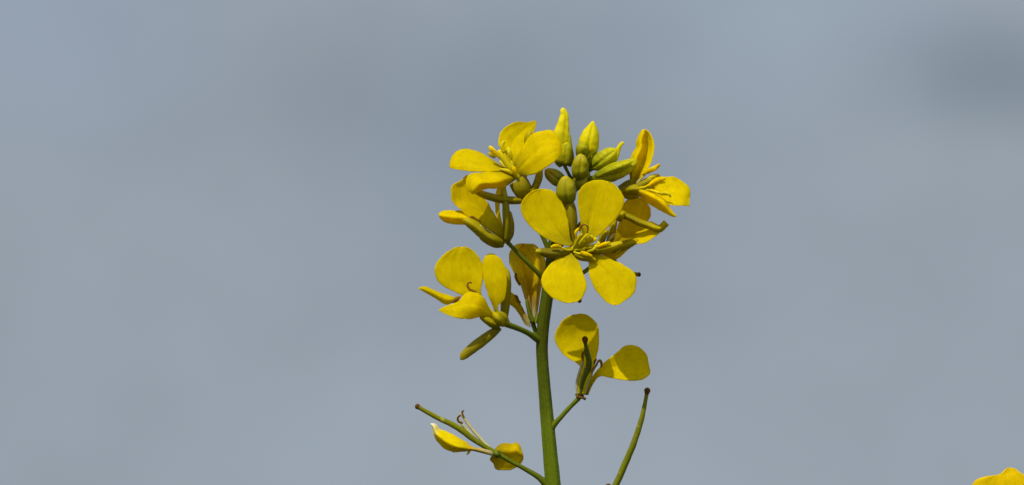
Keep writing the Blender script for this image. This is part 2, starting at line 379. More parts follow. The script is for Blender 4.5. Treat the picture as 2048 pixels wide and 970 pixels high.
def cr3(pts, n, by_index=False):
    P = np.array(pts, float)
    if len(P) == 2:
        t = np.linspace(0, 1, n)[:, None]; return P[0] * (1 - t) + P[1] * t
    Q = np.vstack([2 * P[0] - P[1], P, 2 * P[-1] - P[-2]]); outp = []
    for i in range(len(P) - 1):
        p0, p1, p2, p3 = Q[i:i + 4]
        l = np.linalg.norm((p2 - p1)[:3]) + 1e-9
        m1 = (p2 - p0) / (np.linalg.norm((p2 - p0)[:3]) + 1e-9) * l
        m2 = (p3 - p1) / (np.linalg.norm((p3 - p1)[:3]) + 1e-9) * l
        for t in np.linspace(0, 1, 14, endpoint=False):
            t2, t3 = t * t, t * t * t
            outp.append((2 * t3 - 3 * t2 + 1) * p1 + (t3 - 2 * t2 + t) * m1 + (-2 * t3 + 3 * t2) * p2 + (t3 - t2) * m2)
    outp.append(P[-1]); C = np.array(outp)
    if by_index:
        idx = np.linspace(0, len(C) - 1, n); lo = np.floor(idx).astype(int).clip(0, len(C) - 2); f = (idx - lo)[:, None]
        return C[lo] * (1 - f) + C[lo + 1] * f
    s = np.concatenate([[0], np.cumsum(np.linalg.norm(np.diff(C[:, :3], axis=0), axis=1))])
    t = np.linspace(0, s[-1], n)
    r = np.stack([np.interp(t, s, C[:, k]) for k in range(4)], 1); r[:, 3] = np.maximum(r[:, 3], 0.3)
    return r

def empty(name, wpos):
    o = bpy.data.objects.new(name, None); o.empty_display_size = 0.01; col.objects.link(o); o.location = wpos
    return {'obj': o, 'pos': Vector(wpos)}
def flower(par, base, r, m='pedicel', label=None, sq=(1, 1), name='flower'):
    """the swollen receptacle: petals, sepals, stamens, pistil and stalk are its children"""
    x, y, d = base
    return tube(par, [(x - sq[0] * r, y + sq[1] * r, d - r * .5, r * .55), (x, y, d, r), (x + sq[0] * r, y - sq[1] * r, d + r * .5, r * .6)], m, name, n=10, ns=14, label=label, origin=base)
def sepal(par, pts, m='sepal', flat=0.42, cup=1.0, label=None, roll=0, blunt=False):
    """boat shaped blade round a centre line (x, y, depth, half width)"""
    C = cr3(pts, 16); T = np.gradient(C[:, :2], axis=0); T /= np.linalg.norm(T, axis=1)[:, None] + 1e-9
    N = np.stack([-T[:, 1], T[:, 0]], 1)
    Lp = [tuple(C[i, :2] + N[i] * C[i, 3]) for i in range(16)]; Rp = [tuple(C[i, :2] - N[i] * C[i, 3]) for i in range(16)]
    if not blunt:
        tip = tuple(C[-1, :2] + T[-1] * C[-1, 3] * 0.7); Lp.append(tip); Rp.append(tip)
    return petal(par, Lp, Rp, list(C[::3, 2]), B=[c * (0.55 + flat) * 1.6 * cup for c in C[::3, 3]], cross=[(0, 0), (.42, 0), (.5, 1.6 * cup * max(0, min(1, flat / .4))), (.58, 0), (1, 0)],
                 m=m, name='sepal', ripple=0.5, thick=2.4, nv=20, nu=11, label=label, wav=.6, crease=0)
def stalk(par, pts, m='pedicel', **k): return tube(par, pts, m, 'pedicel', lump=0.06, **k)
def stamen(par, fil, anth, r=2.2, ra=5.0, m='anther', fm='filament', flat=0.7):
    """filament and the pollen sac on its end"""
    f = tube(par, [(*p, r * (1.15 - 0.3 * i / len(fil))) for i, p in enumerate(fil)], fm, 'stamen', ns=8, flat=0.8)
    n = len(anth); pts = []
    for i, p in enumerate(anth):
        t = i / (n - 1)
        pts.append((*p, ra * (0.55 + 0.45 * math.sin(math.pi * min(1, max(0, t)) ** 0.9))))
    tube(f, pts, m, 'anther', ns=12, flat=flat, seam=2, seam_d=0.22, lump=0.15) if False else None
    # two levels only below a flower: the pollen sac is joined into the stamen
    a = tube(None, pts, m, 'anther_piece', ns=12, flat=flat, seam=2, seam_d=0.22, lump=0.15)
    join(f, a)
    return f
def join(dst, src):
    """merge src's mesh into dst's mesh (keeping materials), remove src"""
    od, os_ = dst['obj'], src['obj']
    base = len(od.data.materials)
    for mm in os_.data.materials: od.data.materials.append(mm)
    off = src['pos'] - dst['pos']
    bm = bmesh.new(); bm.from_mesh(od.data)
    me2 = os_.data.copy(); me2.transform(Matrix.Translation(off))
    for p in me2.polygons: p.material_index += base
    bm.from_mesh(me2); bm.to_mesh(od.data); bm.free()
    for p in od.data.polygons: p.use_smooth = True
    bpy.data.objects.remove(os_); bpy.data.meshes.remove(me2)
def hook(par, pts, r=1.7, m='anther_old', name='stamen'):
    return tube(par, [(*p, r * (1.25 - 0.5 * i / len(pts))) for i, p in enumerate(pts)], m, name, ns=8, flat=0.8, lump=0.2)

# ------------------------------------------------------------------ ground
def stalk_depth(pts, first, last):
    """ramps a stalk's depth from the shifted flower (first) back to the stem (last)"""
    n = len(pts) - 1
    return [(p[0], p[1], p[2] + (first * (1 - i / n) + last * i / n), p[3]) for i, p in enumerate(pts)]
def ground():
    me = bpy.data.meshes.new('ground'); bm = bmesh.new()
    bmesh.ops.create_grid(bm, x_segments=120, y_segments=120, size=3000)
    for v in bm.verts:
        # finer cells near the plants, wider towards the horizon
        for ax in (0, 1):
            t = v.co[ax] / 3000; v.co[ax] = math.copysign(abs(t) ** 3, t) * 3000
        r = v.co.to_2d().length
        v.co.z = 0.03 * mnoise.noise(v.co * 0.9) * min(1, r / 2) if r < 400 else 0
    bm.to_mesh(me); bm.free()
    m = bpy.data.materials.new('field_soil'); m.use_nodes = True; t = m.node_tree; L = t.links.new
    p = t.nodes['Principled BSDF']; p.inputs['Roughness'].default_value = 0.95; p.inputs['Specular IOR Level'].default_value = 0.1
    tcn = nn(t, 'ShaderNodeTexCoord'); n1 = nn(t, 'ShaderNodeTexNoise'); n1.inputs['Scale'].default_value = 3; n1.inputs['Detail'].default_value = 8
    L(tcn.outputs['Object'], n1.inputs['Vector']); r = nn(t, 'ShaderNodeValToRGB'); L(n1.outputs['Fac'], r.inputs['Fac'])
    r.color_ramp.elements[0].position = 0.38; r.color_ramp.elements[0].color = (0.045, 0.075, 0.018, 1)
    r.color_ramp.elements[1].position = 0.62; r.color_ramp.elements[1].color = (0.15, 0.115, 0.07, 1)
    L(r.outputs[0], p.inputs['Base Color'])
    bu = nn(t, 'ShaderNodeBump'); n2 = nn(t, 'ShaderNodeTexNoise'); n2.inputs['Scale'].default_value = 60; n2.inputs['Detail'].default_value = 6
    L(tcn.outputs['Object'], n2.inputs['Vector']); L(n2.outputs['Fac'], bu.inputs['Height']); bu.inputs['Distance'].default_value = 0.03; L(bu.outputs[0], p.inputs['Normal'])
    me.materials.append(m)
    for f in me.polygons: f.use_smooth = True
    o = bpy.data.objects.new('ground', me); col.objects.link(o); o['kind'] = 'structure'
ground()

# ------------------------------------------------------------------ the plant
def to_frame(w):
    """metres -> measuring frame"""
    q = Vector(w) - CAM; z = q.dot(FWD); k = z / DIST
    return (1024 + q.dot(RIGHT) / (UNIT * k), 485 - q.dot(UP) / (UNIT * k), (DIST - z) / UNIT)
foot = world((1112, 1200, 0)); foot = Vector((foot.x + 0.03, foot.y + 0.02, 0))
plant = empty('mustard_plant', foot)
plant['obj']['label'] = 'tall mustard plant with open yellow flowers, green top buds and thin seed pods'
plant['obj']['category'] = 'flower'

def ground_stem_points(top, r0, r1, foot, n=7):
    a = world(top); pts = []
    for i in range(n):
        t = i / (n - 1)
        w = a.lerp(foot, t); w.x += 0.012 * math.sin(t * 5) * (1 - t) * t * 3
        pts.append((*to_frame(w), r0 + (r1 - r0) * t))
    return pts
low = ground_stem_points((1122, 1120, -2), 17.5, 40, foot)[::-1]
main = [(1113, 1040, 0, 16.8), (1106, 970, 0, 15.8), (1096, 860, 0, 14.0), (1090, 790, 0, 12.8), (1084, 705, 0, 12.0), (1086, 655, 0, 12.4), (1093, 600, 0, 12.6),
        (1101, 540, 0, 11.5), (1106, 490, 0, 10.5), (1117, 445, 0, 9.5), (1130, 410, 2, 8.5), (1141, 385, 4, 7.5), (1147, 366, 6, 6)]
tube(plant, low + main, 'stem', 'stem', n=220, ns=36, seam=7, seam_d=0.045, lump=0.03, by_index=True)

# ---------- A: flower at the top left, opened upwards
OFF[0] = -12
A = flower(plant, (1054, 398, 44), 6, 'sepal', sq=(.3, -.7))
stalk(A, stalk_depth([(1050, 399, 42, 5.5), (1062, 425, 22, 4.5), (1084, 470, 6, 4.5), (1106, 520, -2, 5.5)], 0, 12))
petal(A, [(1022, 345), (1014, 338), (996, 327), (973, 312), (951, 302), (928, 298), (910, 306), (900, 324), (900, 336)],
         [(1024, 352), (1012, 344), (1001, 341.5), (978, 343.5), (951, 343.5), (928, 341), (912, 338.5), (900, 336)], (52, 56, 56, 50), T=(6, 34, 40, 14), B=4, ripple=1.6)
petal(A, [(1026, 345), (1010, 322), (1001, 300), (997, 285), (1001, 267), (1014, 252), (1037, 243), (1057, 244.5), (1069, 241), (1073, 242)],
         [(1032, 345), (1030, 326), (1040, 305), (1053, 286), (1066, 268), (1071, 254), (1073, 242)], (46, 34, 16, -6, -30), T=-8, B=-2)
petal(A, [(1031, 347), (1030, 327), (1035, 311), (1047, 291), (1064, 269), (1085, 262), (1105, 262), (1117, 276), (1123, 298)],
         [(1036, 350), (1046, 350), (1064, 349.5), (1087, 339), (1110, 322), (1120, 310), (1123, 298)], (52, 70, 84, 80), T=(0, 26, 30, 0), B=6)
petal(A, [(1024, 352), (1012, 345), (996, 341), (978, 343), (962, 346), (945, 346), (935, 352), (932, 364), (934, 376), (944, 388)],
         [(1034, 356), (1023, 365), (1007, 375), (990, 377), (973, 377), (962, 381), (953, 386), (944, 388)], (54, 84, 106, 120, 122), cross=[(0, -20), (.64, 20), (1, -22)], ripple=1.2, nu=21)
# sepals
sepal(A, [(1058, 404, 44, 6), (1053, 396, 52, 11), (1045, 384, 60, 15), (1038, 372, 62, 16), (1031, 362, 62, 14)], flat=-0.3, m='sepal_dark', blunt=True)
sepal(A, [(1056, 400, 40, 5), (1057, 386, 44, 8), (1050, 366, 48, 8), (1044, 354, 48, 6)], flat=0.5)
sepal(A, [(1050, 401, 46, 5), (1030, 401, 56, 6.6), (1005, 399, 66, 7), (975, 392, 78, 6.5), (955, 384, 88, 5), (944, 378, 92, 3)], flat=0.8)
sepal(A, [(1053, 396, 42, 5), (1065, 383, 44, 6.5), (1074, 366, 50, 6.6), (1079, 348, 54, 6.0), (1078, 330, 50, 4)], flat=0.8)
sepal(A, [(1046, 380, 30, 4), (1050, 330, 20, 6), (1056, 292, 22, 7), (1058, 273, 30, 8), (1060, 266, 34, 5)], flat=0.6)
stamen(A, [(1026, 350, 56), (1008, 325, 60), (994, 310, 64)], [(1001, 317, 66), (990, 305, 68), (982, 297, 70), (979, 293, 70)], ra=6)
stamen(A, [(1024, 350, 50), (1014, 320, 44), (1006, 300, 42)], [(1008, 305, 43), (1004, 290, 42), (1009, 282, 42)], ra=5, m='filament')
stamen(A, [(1028, 348, 60), (1025, 330, 62), (1021, 318, 60)], [(1023, 318, 62), (1019, 304, 62), (1016, 295, 60)], ra=5.5, m='filament')
stamen(A, [(1033, 354, 66), (1030, 348, 72)], [(1033, 350, 74), (1029, 339, 76), (1026, 333, 76)], ra=5.5)
stamen(A, [(1020, 345, 50), (1000, 322, 36)], [(990, 315, 36), (982, 309, 36), (978, 305, 35)], ra=5, m='sepal')
tube(A, [(1036, 356, 55, 6), (1022, 338, 62, 7), (1010, 322, 66, 6), (1001, 308, 68, 5), (998, 301, 68, 4)], 'filament', 'pistil', ns=12)
tube(A, [(1000, 338, 66, 2), (1016, 342, 68, 4), (1024, 348, 66, 3)], 'filament', 'stamen', ns=8)

OFF[0] = 0
# ---------- buds at the top
def bud(base, tip, rmax, m='bud', prof=((0, .35), (.12, .72), (.35, 1), (.6, .97), (.82, .68), (.95, .3), (1, .12)), seam=4, roll=0.5, bend=(0, 0, 0), label=None, foot_pts=None):
    b = np.array(base, float); t = np.array(tip, float)
    pts = []
    for s, k in prof:
        p = b * (1 - s) + t * s + np.array(bend) * 4 * s * (1 - s); pts.append((*p, rmax * k))
    r = tube(plant, pts, m, 'bud', n=40, ns=40, seam=seam, seam_d=0.20, lump=0.10, roll=roll, label=label)
    if foot_pts: stalk(r, [(*base, rmax * .3)] + foot_pts)
    return r
apex = [(1146, 370, 6, 4)]
b1 = bud((1129, 331, 18), (1134, 287, 24), 12.5, 'bud', label='tallest bud, its petals drawn out to a point', foot_pts=[(1136, 345, 12, 3.2), (1144, 360, 6, 3.8)],
         prof=((0, .4), (.12, .85), (.35, 1), (.6, .95), (.85, .8), (1, .55)))
tube(b1, [(1130, 318, 8, 12), (1123, 296, 6, 15.5), (1122, 272, 4, 17.5), (1126, 248, 2, 12.5), (1128, 230, 0, 8.5), (1126, 220, 0, 6), (1126, 217, 0, 4)], 'bud_petal', 'petal', n=34, ns=28, seam=3, seam_d=0.2, lump=0.12, roll=1.0)
sepal(b1, [(1124, 332, 10, 5), (1118, 322, 8, 8), (1115, 310, 6, 7), (1117, 298, 6, 4)], flat=.7, m='bud_dark')
sepal(b1, [(1136, 332, 8, 5), (1141, 316, 10, 6), (1139, 296, 10, 5), (1137, 270, 8, 3)], flat=.6, m='bud')
b2 = bud((1164, 345, -2), (1186, 243, 14), 24, 'bud_petal', prof=((0, .2), (.15, .5), (.38, .84), (.58, .93), (.75, .78), (.9, .42), (1, .1)), label='large pointed bud, more yellow than green', foot_pts=[(1160, 358, 2, 4), (1150, 368, 4, 4)], roll=.9, bend=(1, 0, 0))
sepal(b2, [(1162, 318, 22, 7), (1164, 304, 27, 12), (1166, 294, 28, 11.5), (1168, 288, 26, 7)], flat=.4, m='bud')
sepal(b2, [(1174, 335, 6, 6), (1183, 312, 8, 6), (1190, 288, 8, 5), (1190, 262, 8, 3.5)], flat=.7, m='bud')
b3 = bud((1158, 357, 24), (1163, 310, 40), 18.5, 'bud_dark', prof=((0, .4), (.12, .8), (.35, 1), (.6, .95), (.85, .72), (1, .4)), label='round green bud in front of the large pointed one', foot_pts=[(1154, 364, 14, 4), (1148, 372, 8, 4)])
b4 = bud((1184, 336, 10), (1234, 298, 26), 18.5, 'bud', label='plump green bud with a hooked tip', foot_pts=[(1176, 344, 6, 3.4), (1158, 362, 4, 4)], roll=.2)
tube(b4, [(1220, 326, 16, 6), (1230, 316, 22, 6.5), (1236, 300, 26, 5), (1241, 290, 28, 4), (1246, 285, 28, 3.4)], 'bud_petal', 'petal', ns=14, flat=.6)
b5 = bud((1186, 356, 22), (1270, 324, 40), 18.5, 'bud', prof=((0, .25), (.1, .55), (.3, .9), (.55, 1), (.8, .85), (1, .5)), label='long green bud lying to the right', foot_pts=[(1172, 362, 14, 4), (1152, 372, 6, 4.5)], roll=.1, bend=(0, 4, 0))
sepal(b5, [(1192, 354, 30, 4), (1212, 345, 42, 8), (1236, 335, 52, 9), (1258, 326, 52, 6)], flat=.5, m='bud')
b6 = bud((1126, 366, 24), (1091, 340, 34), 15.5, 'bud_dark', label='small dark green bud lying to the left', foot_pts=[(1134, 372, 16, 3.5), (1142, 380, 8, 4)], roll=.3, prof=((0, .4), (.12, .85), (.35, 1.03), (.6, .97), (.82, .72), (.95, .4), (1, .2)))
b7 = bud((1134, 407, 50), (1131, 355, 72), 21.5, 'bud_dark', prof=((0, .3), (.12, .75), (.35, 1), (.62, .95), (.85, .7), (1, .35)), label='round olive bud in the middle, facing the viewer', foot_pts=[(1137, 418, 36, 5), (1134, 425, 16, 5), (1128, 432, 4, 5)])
b8 = bud((1170, 362, 12), (1178, 342, 18), 7, 'bud', label='tiny bud between the larger ones', foot_pts=[(1163, 368, 10, 3), (1152, 376, 6, 3.5)])
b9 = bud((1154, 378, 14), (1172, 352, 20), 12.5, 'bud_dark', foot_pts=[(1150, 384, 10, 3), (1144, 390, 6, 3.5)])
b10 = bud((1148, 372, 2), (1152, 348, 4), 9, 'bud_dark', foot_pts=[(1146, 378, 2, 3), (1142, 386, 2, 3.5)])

# ---------- D: flower at the upper right
Dd = flower(plant, (1248, 381, 22), 8.5, 'sepal', sq=(.9, 0))
stalk(Dd, [(1242, 382, 20, 5), (1215, 400, 8, 4.5), (1180, 430, 2, 4.5), (1140, 470, 0, 5), (1112, 500, 0, 6)])
petal(Dd, [(1262, 376), (1260, 355), (1258, 331), (1263, 310), (1272, 294), (1272, 283), (1280, 266), (1286, 258.5), (1290, 259)],
          [(1270, 374), (1274, 362), (1286, 349), (1299, 331), (1307, 308), (1307.5, 286), (1302, 269), (1296, 261), (1290, 259)], (30, 26, 20, 12, 8), cross=[(0, -12), (.26, 18), (.64, -16), (1, 12)], ripple=1.6, nu=25)
petal(Dd, [(1276, 374), (1292, 366), (1306, 356), (1322, 354), (1351, 354.5), (1367, 365), (1379, 376), (1380, 394), (1378, 412)],
          [(1276, 382), (1300, 392), (1322, 402), (1338, 409), (1360, 411), (1378, 412)], (32, 40, 42, 40), T=(6, 40, 56, 30), B=-4)
petal(Dd, [(1262, 377), (1280, 375), (1295, 377), (1317, 385), (1331, 396), (1338, 412), (1344, 422), (1354, 433)],
          [(1266, 380), (1272, 386), (1288, 401), (1311, 416), (1326, 424), (1338, 430), (1346, 433.5), (1354, 433)], (38, 56, 70, 78), T=(2, 10, 10, 2), cross=[(0, -12), (.4, 14), (1, -16)], B=4)
petal(Dd, [(1270, 372), (1282, 362), (1297, 354), (1315, 347.5), (1320, 352)],
          [(1274, 378), (1296, 377), (1318, 378), (1328, 368), (1320, 352)], (28, 18, 8, 4), m='petal_old', B=-4)
sepal(Dd, [(1246, 382, 28, 7), (1258, 379, 34, 9.5), (1270, 378, 38, 9.5), (1282, 381, 40, 7), (1290, 386, 42, 4)], flat=.5)
sepal(Dd, [(1244, 386, 16, 5), (1258, 389, 14, 9), (1272, 387, 14, 9), (1280, 386, 12, 5)], flat=.8)
sepal(Dd, [(1238, 377, 10, 4), (1250, 371, 10, 6), (1262, 366, 10, 7), (1268, 360, 10, 3)], flat=.6)
stamen(Dd, [(1272, 376, 34), (1280, 360, 38), (1290, 349, 40)], [(1286, 348, 42), (1298, 342, 43), (1310, 336, 44), (1319, 329, 45)], ra=6)
stamen(Dd, [(1276, 376, 44), (1290, 374, 56), (1300, 368, 60)], [(1296, 372, 62), (1308, 364, 64), (1320, 359, 64), (1330, 357, 64)], ra=5.5)
stamen(Dd, [(1276, 376, 34), (1290, 364, 36)], [(1292, 362, 38), (1304, 354, 40), (1314, 350, 38)], ra=5, m='filament')
stamen(Dd, [(1276, 380, 40), (1300, 380, 60), (1318, 386, 72)], [(1320, 387, 74), (1330, 386, 76), (1338, 389, 76), (1341, 394, 75)], ra=3.6, m='filament')
tube(Dd, [(1268, 378, 36, 8), (1280, 372, 40, 8), (1294, 364, 44, 6), (1304, 359, 46, 4)], 'sepal_dark', 'pistil', ns=12)

# ---------- E: flower behind, to the right of the middle
E = flower(plant, (1214, 508, -20), 9, 'sepal', sq=(.5, .2))
stalk(E, [(1210, 512, -22, 5), (1190, 527, -20, 4.3), (1168, 544, -14, 4.3), (1140, 558, -8, 4.5), (1104, 574, -2, 7)])
petal(E, [(1208, 506), (1210, 490), (1219, 478), (1231, 464), (1238, 445), (1241, 425), (1250, 404), (1264, 394), (1277, 395)],
         [(1222, 512), (1244, 500), (1262, 486), (1276, 466), (1290, 450), (1300, 434), (1301, 420), (1295, 407), (1286, 399), (1277, 395)], (-18, -14, -8, 2, 12), T=(0, 10, 12, 0), B=-8, m='petal_old')
petal(E, [(1216, 508), (1240, 494), (1262, 478), (1280, 458), (1297, 443), (1312, 448), (1325, 457)],
         [(1226, 514), (1248, 502), (1270, 488), (1290, 486), (1307, 475), (1318, 467), (1325, 457)], (-14, 0, 14, 22, 30), T=(0, 20, 36, 10), B=0, m='petal')
petal(E, [(1204, 500), (1216, 492), (1236, 486), (1256, 480), (1268, 480), (1272, 486)],
         [(1206, 514), (1218, 520), (1231, 520), (1245, 510), (1258, 498), (1272, 486)], (-10, 2, 8, 10), T=(0, 12, 12, 0), B=5, m='petal_old')
sepal(E, [(1216, 508, -8, 5), (1236, 498, 8, 8), (1256, 488, 16, 8), (1274, 482, 20, 4)], flat=.5)
sepal(E, [(1250, 431, 18, 6), (1262, 436, 22, 6), (1280, 445, 27, 6.4), (1300, 452, 31, 6.4), (1318, 458, 34, 6.4), (1326, 452, 34, 6), (1333, 445, 32, 6)], flat=.6, blunt=True)
sepal(E, [(1238, 442, 16, 4), (1240, 434, 20, 8), (1245, 429, 20, 8), (1250, 428, 18, 4)], flat=.8)
sepal(E, [(1210, 508, -12, 4), (1220, 480, 2, 6), (1226, 455, 8, 6), (1230, 440, 8, 4)], flat=.6)
sepal(E, [(1200, 500, -8, 4), (1203, 482, 4, 6), (1208, 470, 8, 5.5), (1213, 462, 8, 3)], flat=.6)
stamen(E, [(1212, 500, -4), (1216, 488, 10)], [(1216, 483, 14), (1223, 474, 16), (1230, 467, 16)], ra=3.8, m='filament_pale')
stamen(E, [(1232, 506, 12), (1244, 497, 20)], [(1240, 499, 24), (1234, 494, 26), (1226, 500, 26)], ra=3, m='sepal')
tube(E, [(1214, 510, -24, 5), (1228, 522, -30, 4.4), (1244, 536, -34, 4.2), (1262, 547, -36, 4.2), (1276, 549, -36, 4.2), (1280, 549, -36, 4.6)], 'pod', 'pistil', mats2='brown', m2_from=.93)
tube(plant, [(1094, 572, -4, 4.5), (1116, 578, -20, 3.8), (1140, 588, -26, 3.6), (1156, 599, -28, 4), (1161, 603, -28, 4.6)], 'pod', 'seed_pod', mats2='brown', m2_from=.8)

# ---------- F: flower at the middle left, opening upwards
OFF[0] = 24
Fl = flower(plant, (1008, 480, 14), 8, 'sepal', sq=(-.4, -.6))
stalk(Fl, stalk_depth([(1010, 479, 14, 4.6), (1030, 500, 14, 4.2), (1056, 526, 12, 4.4), (1078, 548, 8, 5), (1094, 566, 2, 7)], 0, -24))
petal(Fl, [(1002, 486), (989, 474), (966, 456), (942, 437), (918, 416), (904, 401), (902, 383), (904.5, 371), (922, 361), (932, 352), (945, 350)],
          [(1010, 476), (1007, 459), (997, 442), (985, 422), (976, 406), (968, 394), (964, 376), (958, 356), (945, 350)], (22, 26, 28, 24, 16), T=(0, -10, -12, 0), B=-10, ripple=1.6)
petal(Fl, [(952, 446), (940, 430), (926, 422.5), (905, 421), (888, 421), (879, 425), (878, 431)],
          [(954, 456), (940, 450), (928, 449), (909, 448.5), (893, 445.5), (881, 438), (878, 431)], (24, 30, 34, 34), cross=[(0, -18), (.5, 16), (1, -12)], ripple=.8)
petal(Fl, [(1004, 484), (999, 455), (992, 425), (990, 404), (993, 380), (1000, 366)],
          [(1007, 484), (1005, 452), (999, 422), (1000, 402), (1006, 380), (1000, 366)], (6, 0, -6, -6), m='petal', T=6)
sepal(Fl, [(1008, 486, 24, 8), (992, 482, 34, 13), (972, 470, 42, 12), (952, 454, 46, 10.5), (936, 443, 48, 8), (930, 439, 48, 5)], flat=.5)
sepal(Fl, [(1000, 488, 18, 6), (980, 483, 28, 7), (962, 474, 36, 4)], flat=.6)
sepal(Fl, [(1012, 482, 26, 6), (1014, 462, 30, 7), (1013, 436, 32, 6.8), (1011, 406, 32, 5.8), (1007, 385, 28, 5.5), (1006, 372, 26, 4.5)], flat=.6)
sepal(Fl, [(1014, 480, 14, 6), (1021, 466, 12, 6), (1022, 445, 12, 5), (1019, 425, 12, 3)], flat=.7)
hook(Fl, [(960, 446, 40), (950, 438, 44), (944, 434, 45), (939, 436, 46)], r=3, m='anther_old')
tube(Fl, [(990, 470, 46, 1.2), (972, 458, 53, 1.3), (960, 450, 54, 1.2)], 'filament_pale', 'stamen', ns=8)

OFF[0] = 0
# ---------- G: withering flower behind the middle left
G = flower(plant, (1066, 643, -10), 6.5, 'pedicel', sq=(0, -.6), label='withering flower with creamy white petal bases')
stalk(G, [(1066, 648, -10, 5), (1070, 660, -8, 4.5), (1078, 682, -4, 5.5)])
petal(G, [(1061, 640), (1056, 616), (1047, 588), (1040, 567), (1031, 551), (1020, 529), (1018, 511), (1024, 496), (1035, 488), (1050, 488)],
         [(1073, 640), (1077, 611), (1081, 583), (1088, 555), (1091, 536), (1090, 515), (1077, 496), (1067, 489), (1050, 488)], (-8, -14, -18, -22), cross=[(0, -16), (.28, 10), (.42, -3), (.75, 12), (1, -16)], m='petal_withered', nu=27)
petal(G, [(1062, 640), (1050, 624), (1038, 601), (1031, 591), (1020, 583), (1012, 583)],
         [(1060, 655), (1051, 650), (1042, 634), (1029, 616), (1017, 606), (1012, 583)], (-10, -16, -22, -26), cross=[(0, -5), (.5, 8), (1, -5)], m='petal_withered')
sepal(G, [(1066, 644, 0, 4), (1060, 630, 2, 3.4), (1055, 610, 2, 2.6), (1053, 600, 0, 1.8)], m='pedicel', flat=.7)
sepal(G, [(1071, 646, -2, 4), (1074, 636, -4, 3.4), (1075, 628, -6, 2)], m='pedicel', flat=.7)
hook(G, [(1040, 570, -14), (1034, 560, -12), (1031, 552, -12), (1032, 547, -12)], r=2.4, m='anther_old')
hook(G, [(1040, 606, -14), (1036, 600, -12), (1033, 593, -12), (1030, 591, -12)], r=2.4, m='anther_old')

# ---------- C: the wide open flower facing the viewer
OFF[0] = 26
Cc = flower(plant, (1146, 500, 40), 9, 'sepal', sq=(0, -.1), label='widest open flower, turned to the viewer')
stalk(Cc, stalk_depth([(1146, 504, 38, 6), (1138, 525, 26, 5), (1122, 555, 12, 5), (1104, 590, 2, 7)], 0, -26))
petal(Cc, [(1139, 492), (1115, 487), (1087, 474), (1062, 454), (1045, 431), (1041, 411), (1050, 394.5), (1067, 381), (1087, 377)],
          [(1148, 490), (1141, 478), (1138, 453), (1131, 422), (1120, 397), (1106, 382), (1087, 377)], (52, 52, 48, 44, 36), T=-6, B=-5, ripple=1.0)
petal(Cc, [(1152, 488), (1160, 468), (1161, 445), (1156, 411), (1156, 386), (1168, 369), (1187, 361), (1205, 360.5)],
          [(1160, 490), (1178, 480), (1194, 474), (1212, 458.5), (1231, 439), (1245, 417), (1248, 397), (1238, 378), (1222, 365), (1205, 360.5)], (52, 54, 54, 50, 40), T=6, B=-5, ripple=1.3)
petal(Cc, [(1138, 506), (1128, 512), (1111, 520), (1095, 534), (1083, 556), (1085, 573), (1098, 589), (1117, 602), (1137, 606)],
          [(1143, 506), (1150, 515), (1158, 524), (1166, 545), (1173, 568), (1171, 584), (1157, 602), (1137, 606)], (62, 78, 92, 104, 114), T=4, B=4, ripple=.8)
petal(Cc, [(1150, 502), (1164, 510), (1176, 520), (1178, 545), (1184, 567), (1198, 589), (1214, 605), (1229, 611)],
          [(1153, 496), (1176, 506), (1190, 510), (1206, 510), (1226, 520), (1248, 531), (1268, 545), (1273, 564), (1268, 586), (1252, 600), (1240, 608), (1229, 611)], (58, 66, 80, 92, 104), T=4, B=3, ripple=.8)
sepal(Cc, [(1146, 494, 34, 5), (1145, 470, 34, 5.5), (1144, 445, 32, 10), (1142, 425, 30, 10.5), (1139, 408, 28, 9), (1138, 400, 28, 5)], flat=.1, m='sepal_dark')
sepal(Cc, [(1144, 500, 56, 7), (1124, 506, 64, 9.5), (1104, 507, 72, 10), (1086, 504, 78, 7.5), (1077, 503, 82, 5), (1073, 502, 82, 3)], flat=.15, m='sepal_c')
sepal(Cc, [(1156, 502, 56, 6), (1176, 500, 60, 8.5), (1200, 499, 66, 9.5), (1222, 494, 72, 8), (1236, 489, 76, 5.5), (1243, 487, 76, 4)], flat=.45)
sepal(Cc, [(1150, 508, 60, 6), (1163, 514, 66, 6.5), (1178, 516, 72, 6), (1190, 520, 76, 3)], flat=.6)
tube(Cc, [(1144, 500, 56, 6), (1156, 490, 66, 6.5), (1168, 482, 74, 6), (1180, 476, 80, 5.5), (1184, 474, 82, 5)], 'filament', 'pistil', ns=14, seam=2, seam_d=.1)
stamen(Cc, [(1144, 500, 62), (1134, 500, 70), (1124, 496, 76)], [(1123, 494, 80), (1112, 492, 82), (1102, 494, 84)], ra=5)
stamen(Cc, [(1150, 500, 64), (1175, 496, 74), (1196, 492, 80)], [(1195, 494, 82), (1207, 489, 84), (1220, 485, 86)], ra=5)
stamen(Cc, [(1148, 504, 66), (1158, 507, 76), (1164, 507, 80)], [(1162, 504, 82), (1172, 508, 84), (1184, 512, 84)], ra=5)
stamen(Cc, [(1150, 500, 66), (1170, 500, 76)], [(1174, 503, 78), (1184, 500, 80), (1192, 495, 80)], ra=4, m='filament')
stamen(Cc, [(1148, 496, 66), (1152, 480, 78), (1154, 472, 84)], [(1152, 474, 86), (1152, 464, 88), (1158, 456, 89)], ra=3.6, m='anther')
hook(Cc, [(1158, 486, 80), (1166, 470, 90), (1166, 460, 94), (1163, 453, 96), (1167, 449, 97), (1174, 450, 97), (1176, 457, 96), (1174, 466, 94)], r=1.9, m='filament')
hook(Cc, [(1159, 462, 95), (1161, 453, 98), (1167, 449, 99.5), (1174, 451, 99.5), (1176, 458, 98), (1174, 466, 96)], r=1.8, m='anther_old')
hook(Cc, [(1158, 488, 82), (1170, 474, 92), (1176, 468, 96)], r=2.6, m='filament')
